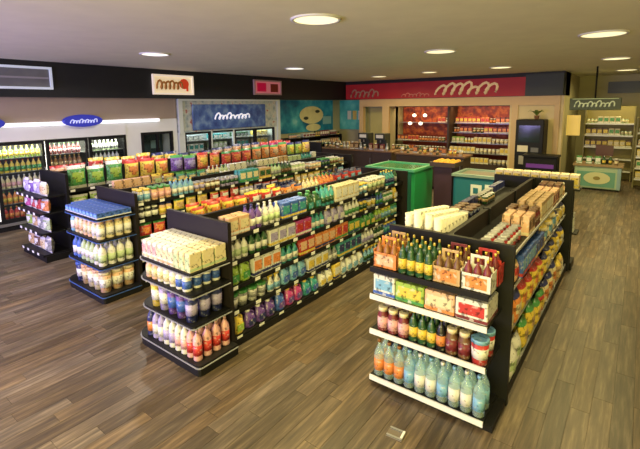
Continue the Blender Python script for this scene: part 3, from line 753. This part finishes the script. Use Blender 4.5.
# ---------------------------------------------------------------- teal murals in the recess
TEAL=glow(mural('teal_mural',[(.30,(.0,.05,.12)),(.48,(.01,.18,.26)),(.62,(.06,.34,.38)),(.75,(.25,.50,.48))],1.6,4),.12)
tm=thing('wall_mural','dark teal picture panel with a pale yellow round shape','picture')
link('panel',bx(-10.0,10.5,1.35,-9.96,13.98,2.52,TEAL),tm)
yc=mat('pale_yellow_print',(.75,.72,.42),.5,noise=.2,nscale=4); dk=mat('dark_print',(.03,.05,.04),.5); bp_=mat('pale_blue_print',(.25,.5,.6),.5)
def disc_x(x0,x1,yc_,zc,ry,rz_,mt,n=18):
    return MB().rings([[(x,yc_+ry*math.cos(2*PI*j/n),zc+rz_*math.sin(2*PI*j/n)) for j in range(n)] for x in (x0,x1)],mt,smooth=False)
link('print',disc_x(-9.96,-9.952,12.6,1.97,.72,.33,yc),tm); link('print',disc_x(-9.96,-9.954,12.7,1.5,.45,.14,yc),tm)
link('print',disc_x(-9.952,-9.946,12.25,1.86,.14,.06,dk),tm); link('print',disc_x(-9.952,-9.946,12.95,2.1,.14,.06,dk),tm)
link('print',bx(-9.96,13.3,1.6,-9.953,13.85,1.9,bp_),tm)
tm2=thing('wall_mural','lighter teal picture panel with white and yellow figures','picture')
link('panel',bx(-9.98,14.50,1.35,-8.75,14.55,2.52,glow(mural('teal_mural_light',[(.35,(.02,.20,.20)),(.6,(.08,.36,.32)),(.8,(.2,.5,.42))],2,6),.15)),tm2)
for x,c in ((-9.5,(.7,.7,.6)),(-9.25,(.7,.5,.12)),(-9.0,(.75,.78,.7))):
    link('print',MB().box(x-.09,14.488,1.75,x+.09,14.50,2.1,mat('print_%d'%int(-x*100),c,.5)),tm2)
# low shelving in the recess, with goods
cr_=thing('low_shelving','dark low shelving unit under the teal picture panels','shelving')
link('frame',MB().box(-9.95,10.6,0,-9.5,10.65,1.2,BLACK).box(-9.95,13.9,0,-9.5,13.95,1.2,BLACK).box(-9.95,10.65,0,-9.9,13.9,1.2,DARKPANEL),cr_)
for z in (.2,.55,.9,1.2): link('shelf',bx(-9.9,10.65,z-.02,-9.5,13.9,z,BLACK),cr_)
rz2=random.Random(8); U=set()
DIM['bag']=(.19,.08,.21)
for z,wn in ((.9,'third'),(1.2,'top')):
    fill_side(-9.5,10.7,13.85,z,.3,f"{wn} shelf under teal pictures",['box','carton','jar'],['brown','tan','maroon','cream','dark green','grey','white','peach'],rz2,used=U,skip=.1)

# ---------------------------------------------------------------- back counter islands in the middle distance
def island(name,label,x0,x1,y0,y1,h,top,side):
    t=thing(name,label,'counter')
    link('body',bx(x0+.04,y0+.04,.08,x1-.04,y1-.04,h-.04,side),t); link('plinth',bx(x0+.08,y0+.08,0,x1-.08,y1-.08,.08,BLACK),t)
    link('worktop',bx(x0,y0,h-.04,x1,y1,h,top),t)
    n=max(2,int((x1-x0)/.6))
    for i in range(n):
        a=x0+.06+(x1-x0-.12)*i/n; b=x0+.06+(x1-x0-.12)*(i+1)/n
        d=link('door',bx(a+.01,y0+.025,.12,b-.01,y0+.04,h-.08,side),t); link('handle',bx(b-.06,y0+.012,h*.55,b-.045,y0+.025,h*.75,STEEL),d)
    return t
BRN=mat('brown_worktop',(.20,.11,.06),.35,noise=.3,nscale=6); DKB=mat('dark_brown_side',(.05,.03,.022),.5)
island('serving_counter','long brown topped serving counter before the teal pictures',-8.6,-5.9,11.3,12.1,.92,BRN,DKB)
island('serving_counter','dark serving counter in front of the orange food display',-5.6,-3.6,10.9,11.6,.95,BRN,DKB)
U=set()
def scatter(x0,x1,y0,y1,z,items,where,rd):
    x=x0
    while x<x1-.1:
        k,c1,c2=rd.choice(items); w_,d_2,h_2=DIM[k]
        put(k,c1,c2,w_,d_2,h_2,(x+w_/2,rd.uniform(y0,y1),z),rd.uniform(-.1,.1),f"{desc(k,c1,c2)}, on {where}",f"goods on the {where}")
        x+=w_+rd.uniform(.03,.1)
ri=random.Random(21)
scatter(-8.5,-6.0,11.42,11.5,.92,[('box','brown','tan'),('jar','dark green','tan'),('tub','white','brown'),('bottle','grey','white'),('box','maroon','tan')],'long brown serving counter',ri)
scatter(-8.5,-6.0,11.8,11.95,.92,[('box','tan','brown'),('jar','maroon','tan'),('spray','grey','white'),('bottle','dark green','white'),('box','cream','tan')],'brown counter back edge',ri)
scatter(-5.5,-3.7,11.05,11.15,.95,[('jar','orange','yellow'),('box','brown','orange'),('tub','white','tan'),('bottle','dark green','tan')],'dark serving counter',ri)
# tall coffee machines on the counter
def machine(x,y,z,label):
    t=thing('coffee_machine',label,'coffee machine',(x,y,z))
    dm=mat('machine_body',(.03,.035,.03),.35)
    link('body',MB().bevbox(-.17,-.05,0,.17,.22,.52,.015,dm),t); link('tray',bx(-.16,-.2,0,.16,-.05,.05,STEEL),t)
    link('head',bx(-.17,-.17,.32,.17,-.05,.52,dm),t); link('spout',MB().lathe([(.02,.24),(.02,.32)],STEEL,8,cy=-.11),t)
    link('panel',bx(-.12,-.178,.38,.12,-.17,.48,mat('machine_panel',(.75,.72,.6),.4)),t)
machine(-7.0,11.62,.92,'dark coffee machine on the brown counter, left one'); machine(-6.4,11.62,.92,'dark coffee machine on the brown counter, right one')

# green chest cooler and teal chest cooler
def chest(name,label,x0,x1,y0,y1,h,mt,rim,inside):
    t=thing(name,label,'chest cooler')
    link('body',MB().bevbox(x0,y0,.06,x1,y1,h-.05,.05,mt),t)
    link('plinth',bx(x0+.05,y0+.05,0,x1-.05,y1-.05,.06,BLACK),t)
    w_=.06
    link('rim',MB().box(x0-.02,y0-.02,h-.05,x1+.02,y0+w_,h,rim).box(x0-.02,y1-w_,h-.05,x1+.02,y1+.02,h,rim).box(x0-.02,y0+w_,h-.05,x0+w_,y1-w_,h,rim).box(x1-w_,y0+w_,h-.05,x1+.02,y1-w_,h,rim),t)
    link('glass_lid',bx(x0+w_,y0+w_,h-.03,x1-w_,y1-w_,h-.02,inside),t)
    return t
GRN=mat('green_cooler',(.02,.30,.10),.35,noise=.15,nscale=3); GRNR=mat('green_rim',(.10,.46,.22),.35)
t=chest('chest_cooler','bright green chest cooler beyond the middle gondola',-4.65,-3.55,7.75,8.75,1.02,GRN,GRNR,mat('green_lid',(.03,.26,.10),.15))
link('seam_strip',bx(-3.90,7.735,.12,-3.86,7.75,.95,mat('pale_seam',(.6,.72,.6),.4)),t)
link('side_panel',bx(-3.80,7.737,.12,-3.60,7.75,.93,mat('green_dark',(.01,.12,.04),.4)),t)
TLC=mat('teal_cooler',(.02,.17,.25),.4,noise=.15,nscale=3)
t=chest('chest_cooler','teal chest cooler with white emblem beyond the right-hand gondola',-2.85,-2.0,8.0,8.8,.98,TLC,mat('teal_rim',(.22,.33,.30),.4),mat('pale_lid',(.30,.33,.28),.15))
em=mat('white_emblem',(.75,.8,.78),.5)
link('emblem',MB().box(-2.50,7.99,.58,-2.30,8.0,.80,em).box(-2.24,7.99,.56,-2.10,8.0,.82,em),t)
link('emblem',MB().box(-2.45,7.985,.63,-2.36,7.99,.74,TLC).box(-2.20,7.985,.62,-2.10,7.99,.70,TLC),t)
# dark stand with orange fruit tray between the chests
st=thing('display_stand','dark square display stand between the green and teal coolers','display stand')
link('column',bx(-3.35,8.3,.05,-2.98,8.7,1.05,mat('dark_purple_stand',(.05,.02,.04),.5)),st); link('foot',bx(-3.40,8.25,0,-2.93,8.75,.05,BLACK),st)
link('tray',MB().box(-3.42,8.22,1.05,-2.90,8.78,1.08,DKB).box(-3.42,8.22,1.08,-2.90,8.24,1.14,DKB).box(-3.42,8.76,1.08,-2.90,8.78,1.14,DKB).box(-3.42,8.24,1.08,-3.40,8.76,1.14,DKB).box(-2.92,8.24,1.08,-2.90,8.76,1.14,DKB),st)
om2=mat('orange_peel',(.85,.42,.04),.5,noise=.1,nscale=40)
omesh=MB().lathe([(.012,0),(.04,.012),(.052,.045),(.04,.08),(.012,.09)],om2,10).mesh('orange')
for i in range(4):
    for j in range(4):
        tag(link('orange',omesh,None,(-3.33+i*.115,8.31+j*.125,1.08)),'round orange fruit in the tray of the dark stand','fruit','oranges in the dark stand tray')

# ---------------------------------------------------------------- open food display in the back wall
od=thing('food_display','wide open lit food display set into the back wall','food display')
link('back_print',bx(-7.4,15.12,1.2,-3.15,15.19,2.3,mural('orange_red_print',[(.32,(.10,.012,.008)),(.5,(.30,.035,.012)),(.62,(.55,.13,.02)),(.74,(.16,.03,.015))],5.5,2)),od)
link('base',bx(-7.4,14.15,0,-3.15,15.12,.35,DKB),od)
for z in (.68,1.0): link('shelf',bx(-7.4,14.3 if z<.9 else 14.5,z-.02,-3.15,15.12,z,STEEL),od)
link('shelf',bx(-5.3,14.65,1.32,-3.15,15.12,1.34,STEEL),od)
link('shelf',bx(-7.4,14.8,1.64,-3.15,15.12,1.66,STEEL),od)
link('canopy',bx(-7.4,14.35,2.24,-3.15,14.7,2.34,DKB),od)
link('divider',bx(-5.35,14.3,.35,-5.29,15.12,2.24,DKB),od)
a=area('food_display_lamp',(-5.3,14.55,2.22),(math.radians(20),0,0),4.0,.15,28,(1,.66,.3)); a.parent=od
U=set(); rk=random.Random(31)
def fill_x(x0,x1,y,z,hm,items,where,rd):
    x=x0
    while x<x1-.12:
        k,c1,c2=rd.choice(items); w_,d_2,h_2=DIM[k]; h_2=min(h_2,hm)
        n=rd.randint(2,4)
        for q in range(n):
            if x+w_>x1: break
            put(k,c1,c2,w_,d_2,h_2,(x+w_/2,y+d_2/2,z),0,f"{desc(k,c1,c2)}, {where}",f"{desc(k,c1,c2)}, {where}"); x+=w_+.015
wh=[('tub','white','cream'),('box','cream','yellow'),('tub','cream','white'),('box','yellow','cream'),('jar','white','yellow')]
dkk=[('box','orange','red'),('box','maroon','orange'),('jar','brown','orange'),('tub','dark green','tan'),('box','red','yellow'),('jar','amber','white')]
fill_x(-5.25,-3.2,14.17,.35,.26,wh,'bottom shelf, food display right half',rk)
fill_x(-5.25,-3.2,14.33,.68,.26,wh,'second shelf, food display right half',rk)
fill_x(-5.25,-3.2,14.53,1.0,.26,wh+[('box','lime green','cream')],'third shelf, food display right half',rk)
fill_x(-5.25,-3.2,14.68,1.34,.3,dkk,'top shelf, food display right half',rk)
fill_x(-5.25,-3.2,14.83,1.66,.22,dkk+[('box','black','orange')],'upper shelf, food display right half',rk)
fill_x(-5.9,-5.4,14.83,1.66,.22,dkk,'upper shelf, food display left half',rk)
fill_x(-7.35,-5.4,14.33,.68,.26,dkk,'second shelf, food display left half',rk)
fill_x(-7.35,-5.4,14.53,1.0,.3,dkk,'third shelf, food display left half',rk)
fill_x(-7.35,-5.4,14.17,.35,.26,dkk,'bottom shelf, food display left half',rk)
for i in range(2):
    for j in range(2):
        t=thing('hanging_lamp','small white globe lamp at the left of the food display','lamp',(-6.95+i*.42+j*.17,14.75,1.62+j*.3),0,'white globe lamps in the food display')
        gl=mat('globe_glow',(1,1,1),.5,emit=(1,.85,.6),es=2.2)
        link('globe',MB().lathe([(.02,-.06),(.06,-.04),(.075,0),(.06,.04),(.02,.06)],gl,12),t); link('cord',MB().lathe([(.006,.06),(.006,2.24-1.62-j*.3)],BLACK,6),t)

# yellow-green panel left of the opening
tag(link('wall_panel',bx(-8.5,14.46,.1,-7.75,14.52,2.2,mat('yellow_green_panel',(.55,.50,.20),.5,noise=.15,nscale=2))),'plain yellow green panel left of the food display','panel')

# ---------------------------------------------------------------- red fascia sign
fs=thing('fascia_sign','long red fascia sign with cream script over the food display','sign',(0,YB,0))
RED=mat('red_fascia',(.34,.012,.016),.55,emit=(.5,.012,.014),es=.10,noise=.2,nscale=2)
link('board',bx(-9.3,-.06,2.54,-2.86,.015,3.1,RED),fs)
link('end_board',bx(-2.86,-.06,2.54,-1.86,.015,3.16,mat('dark_green_board',(.018,.028,.014),.5)),fs)
cr1=mat('cream_script_glow',(.82,.62,.34),.5,emit=(.8,.55,.28),es=.25)  # slight glow put into the lettering to brighten it
def script(x0,x1,zb,hs,n,mt,slant=.25,r=.022): return loops(x0,x1,zb,hs,n,mt,r,-.075,'x',slant)
link('lettering',script(-5.65,-3.75,2.64,[.30,.36,.34,.38,.22,.34],7,cr1,.5,.042),fs)
link('lettering',script(-6.9,-5.9,2.60,[.08,.12,.08],7,mat('pink_script',(.7,.25,.22),.5),.2,.016),fs)
link('lettering',script(-9.05,-7.9,2.62,[.28,.2,.24,.18],6,mat('dull_script',(.50,.33,.25),.5),.3,.028),fs)

# ---------------------------------------------------------------- black machine and console by the cream wall
am=thing('vending_machine','tall black machine standing against the cream wall','machine',(-2.56,13.62,0))
link('body',MB().bevbox(-.37,-.3,.04,.37,.36,1.85,.02,BLACK),am); link('plinth',bx(-.34,-.27,0,.34,.33,.04,BLACK),am)
link('screen',bx(-.28,-.31,1.2,.28,-.298,1.68,mat('dark_screen',(.02,.03,.03),.1)),am)
link('panel',bx(-.30,-.315,.92,-.02,-.298,1.10,mat('pale_panel',(.6,.55,.42),.4)),am); link('panel',bx(-.25,-.315,.55,-.08,-.298,.8,mat('grey_panel',(.35,.33,.28),.4)),am)
link('keypad',bx(.06,-.32,.92,.26,-.298,1.05,mat('keypad_grey',(.12,.12,.12),.4)),am)
pp=thing('potted_plant','small green plant standing on the black machine','plant',(-2.45,13.65,1.85))
link('pot',MB().lathe([(.05,0),(.07,.1),(.075,.11)],mat('pot_clay',(.25,.12,.06),.7),10),pp)
lfm=mat('plant_green',(.12,.18,.03),.6,noise=.4,nscale=30)
for k in range(9):
    a_=2*PI*k/9; u=Vector((math.cos(a_),math.sin(a_),0)); v=Vector((-u.y,u.x,0)); L_=.16+.04*(k%3)
    mb=MB(); prof=[(.0,.10,.008),(.3,.18,.022),(.7,.24+.03*(k%2),.026),(1.0,.22,.002)]
    for t_,z_,w_ in prof:
        c_=u*(L_*t_); mb.v+=[tuple(c_+v*w_+Vector((0,0,z_))),tuple(c_-v*w_+Vector((0,0,z_))),tuple(c_-v*w_*.9+Vector((0,0,z_-.004))),tuple(c_+v*w_*.9+Vector((0,0,z_-.004)))]
    for q in range(3):
        for j in range(4):
            mb.f.append((q*4+j,q*4+(j+1)%4,q*4+4+(j+1)%4,q*4+4+j)); mb.m.append(lfm); mb.sm.append(True)
    link('leaf',mb,pp)
cn=thing('console','low black console with a purple screen beside the black machine','console',(-2.15,12.95,0))
link('body',MB().bevbox(-.42,-.2,.05,.42,.25,.85,.02,BLACK),cn); link('plinth',bx(-.38,-.16,0,.38,.21,.05,BLACK),cn)
link('screen',bx(-.34,-.215,.55,.34,-.198,.66,mat('purple_glow',(.08,.02,.12),.3,emit=(.3,.08,.45),es=.25)),cn)
link('top_ledge',bx(-.44,-.24,.85,.44,.27,.9,BLACK),cn)

# ---------------------------------------------------------------- checkout on the right
ck=thing('checkout_counter','pale teal checkout counter with round cream emblem','counter',(-.85,13.2,0))
MINT=mat('mint_panel',(.34,.46,.32),.4,noise=.15,nscale=3)
link('body',MB().bevbox(-.52,0,.05,.52,.7,.64,.02,MINT),ck); link('plinth',bx(-.5,.03,0,.5,.68,.05,BLACK),ck)
link('worktop',bx(-.56,-.04,.64,.56,.74,.69,mat('counter_top',(.30,.20,.10),.4)),ck)
link('side_trim',bx(.44,-.012,.06,.52,.0,.62,mat('blue_grey_trim',(.22,.34,.40),.4)),ck)
link('print',MB().box(-.46,-.008,.1,.40,0,.5,mat('teal_print',(.12,.30,.24),.5)),ck)
n=18
link('emblem',MB().rings([[(.0+.30*math.cos(2*PI*j/n),y,.33+.16*math.sin(2*PI*j/n)) for j in range(n)] for y in (-.016,-.008)],mat('cream_emblem',(.55,.55,.33),.5),smooth=False),ck)
link('emblem',MB().rings([[(.0+.08*math.cos(2*PI*j/n),y,.33+.05*math.sin(2*PI*j/n)) for j in range(n)] for y in (-.022,-.016)],mat('olive_emblem',(.25,.20,.06),.5),smooth=False),ck)
rr=random.Random(41)
scatter(-1.35,-.38,13.3,13.4,.69,[('box','maroon','tan'),('bottle','dark green','yellow'),('jar','brown','cream'),('box','green','white')],'pale teal checkout counter',rr)
# till
tl=thing('cash_register','dark cash register standing on the checkout counter','cash register',(-.75,13.65,.69))
link('base',bx(-.2,-.15,0,.2,.15,.1,BLACK),tl); link('stand',bx(-.03,.02,.1,.03,.06,.25,BLACK),tl); link('screen',bx(-.2,0,.2,.2,.03,.48,mat('till_screen',(.08,.02,.02),.3)),tl)
# hanging sign
hs=thing('hanging_sign','dark green hanging sign with pale script over the checkout','sign',(-1.0,13.0,2.12))
link('board',MB().bevbox(-.56,-.03,0,.56,.03,.31,.01,mat('green_sign_board',(.04,.055,.02),.5)),hs)
link('hanging_pole',MB().lathe([(.02,.31),(.02,CEIL-2.12)],BLACK,8),hs)
sw=mat('pale_script',(.50,.55,.38),.5,emit=(.5,.55,.3),es=.2)
mb=loops(-.44,.40,.08,[.16,.1,.1,.14,.1],9,sw,.016,-.04,'x',.2)
link('lettering',mb,hs)
link('edge_strip',bx(-.5,-.036,.28,.5,-.03,.30,mat('pale_green_edge',(.35,.45,.25),.5)),hs)
# yellow poster and shelving behind the checkout
tag(link('poster',bx(-1.80,14.6,1.35,-1.45,14.63,1.95,mat('yellow_poster',(.85,.60,.14),.5,emit=(1,.7,.15),es=.4))),'bright yellow lit poster beside the cream wall','poster')
def rack(name,label,x0,x1,y,h,levels,backm):
    t=thing(name,label,'shelving')
    link('back_panel',bx(x0,y+.4,0,x1,y+.44,h,backm),t)
    for x in (x0,x1-.03): link('side_panel',bx(x,y,0,x+.03,y+.4,h,mat('olive_side',(.25,.22,.10),.5)),t)
    for z in levels:
        s=link('shelf',bx(x0+.03,y,z-.02,x1-.03,y+.4,z,mat('pale_shelf',(.55,.52,.38),.5)),t); link('price_rail',bx(x0+.03,y-.012,z-.04,x1-.03,y,z+.005,WHITEM),s)
    return t
RB=mat('rack_back',(.30,.25,.10),.6)
rack('wall_shelving','pale stocked wall shelving behind the checkout',-1.4,-.15,15.2,2.2,[.3,.65,1.0,1.35,1.7],RB)
rack('wall_shelving','pale rail shelving at the right edge of the picture',-.1,1.6,14.2,1.9,[.25,.55,.85,1.15,1.5],RB)
its=[('box','yellow','cream'),('box','cream','green'),('bottle','dark green','yellow'),('jar','tan','cream'),('box','grey','cream'),('can','pale green','cream'),('box','brown','yellow')]
for z,wn in ((1.0,'third'),(1.35,'fourth'),(1.7,'top')): fill_x(-1.35,-.2,15.22,z,.27,its,wn+' wall shelf behind the checkout',rr)
for z,wn in ((.25,'bottom'),(.55,'second'),(.85,'third'),(1.15,'fourth'),(1.5,'top')): fill_x(-.05,.75,14.22,z,.24,its,wn+' shelf at the right edge',rr)
# dark panel high on the far right
tag(link('wall_panel',bx(-1.0,YE-.06,2.62,2.2,YE-.005,3.0,mat('navy_panel',(.02,.03,.06),.4))),'long dark navy panel high on the far wall','panel')
# floor socket plate
fl=thing('floor_box','small pale floor socket plate with open lid','floor socket',(-1.22,2.45,0),.1)
link('plate',bx(-.06,-.05,0,.06,.05,.006,mat('plate_steel',(.16,.13,.10),.4)),fl); link('lid_edge',MB().box(-.055,-.045,.006,.055,-.03,.016,STEEL),fl); link('lid_edge',MB().box(.04,-.03,.006,.055,.045,.016,WHITEM),fl); link('lid_edge',MB().box(-.055,.03,.006,.04,.045,.016,STEEL),fl)

# ---------------------------------------------------------------- tell look-alikes apart by their place in the row
bpy.context.view_layer.update()
ORD=['','first','second','third','fourth','fifth','sixth','seventh','eighth','ninth','tenth','eleventh','twelfth','thirteenth']
same={}
for o in bpy.data.objects:
    if o.parent is None and 'label' in o.keys() and 'group' in o.keys(): same.setdefault((o['label'],o['group']),[]).append(o)
def ordinal(i,n):
    if n==1: return ''
    if i==0: return 'leftmost'
    if i==n-1: return 'rightmost'
    if n==3: return 'middle one'
    if i+1<len(ORD) and i<=n//2: return ORD[i+1]+' from left'
    return ORD[min(n-i,13)]+' from right'
for (lab,grp),L in same.items():
    if len(L)<2: continue
    L=[(o,proj(o.location)) for o in L]
    if any(p is None for _,p in L): continue
    # rows: by height first, then across the facing direction of the things
    def acr(o):
        a=o.rotation_euler[2]; a=round(a/(PI/2))*PI/2
        return round((o.location.x*math.sin(a)-o.location.y*math.cos(a))/.05), round(o.location.z/.05)
    rows={}
    for o,p in L: rows.setdefault(acr(o),[]).append((o,p))
    keys=sorted(rows,key=lambda k:(-k[1],-k[0]))
    for ri_,k in enumerate(keys):
        R_=sorted(rows[k],key=lambda q:q[1][0])
        rn='' if len(keys)==1 else 'front row' if ri_==0 else 'back row' if ri_==len(keys)-1 else 'middle row' if len(keys)==3 else ORD[min(ri_+1,13)]+' row'
        for i,(o,p) in enumerate(R_):
            t=' '.join(q for q in (rn,ordinal(i,len(R_))) if q)
            lb=lab if len((lab+' '+t).split())<=16 else lab.replace(' with ',' and ').replace(' label','').replace(' print','')
            if t and len((lb+' '+t).split())<=16: o['label']=lb+', '+t
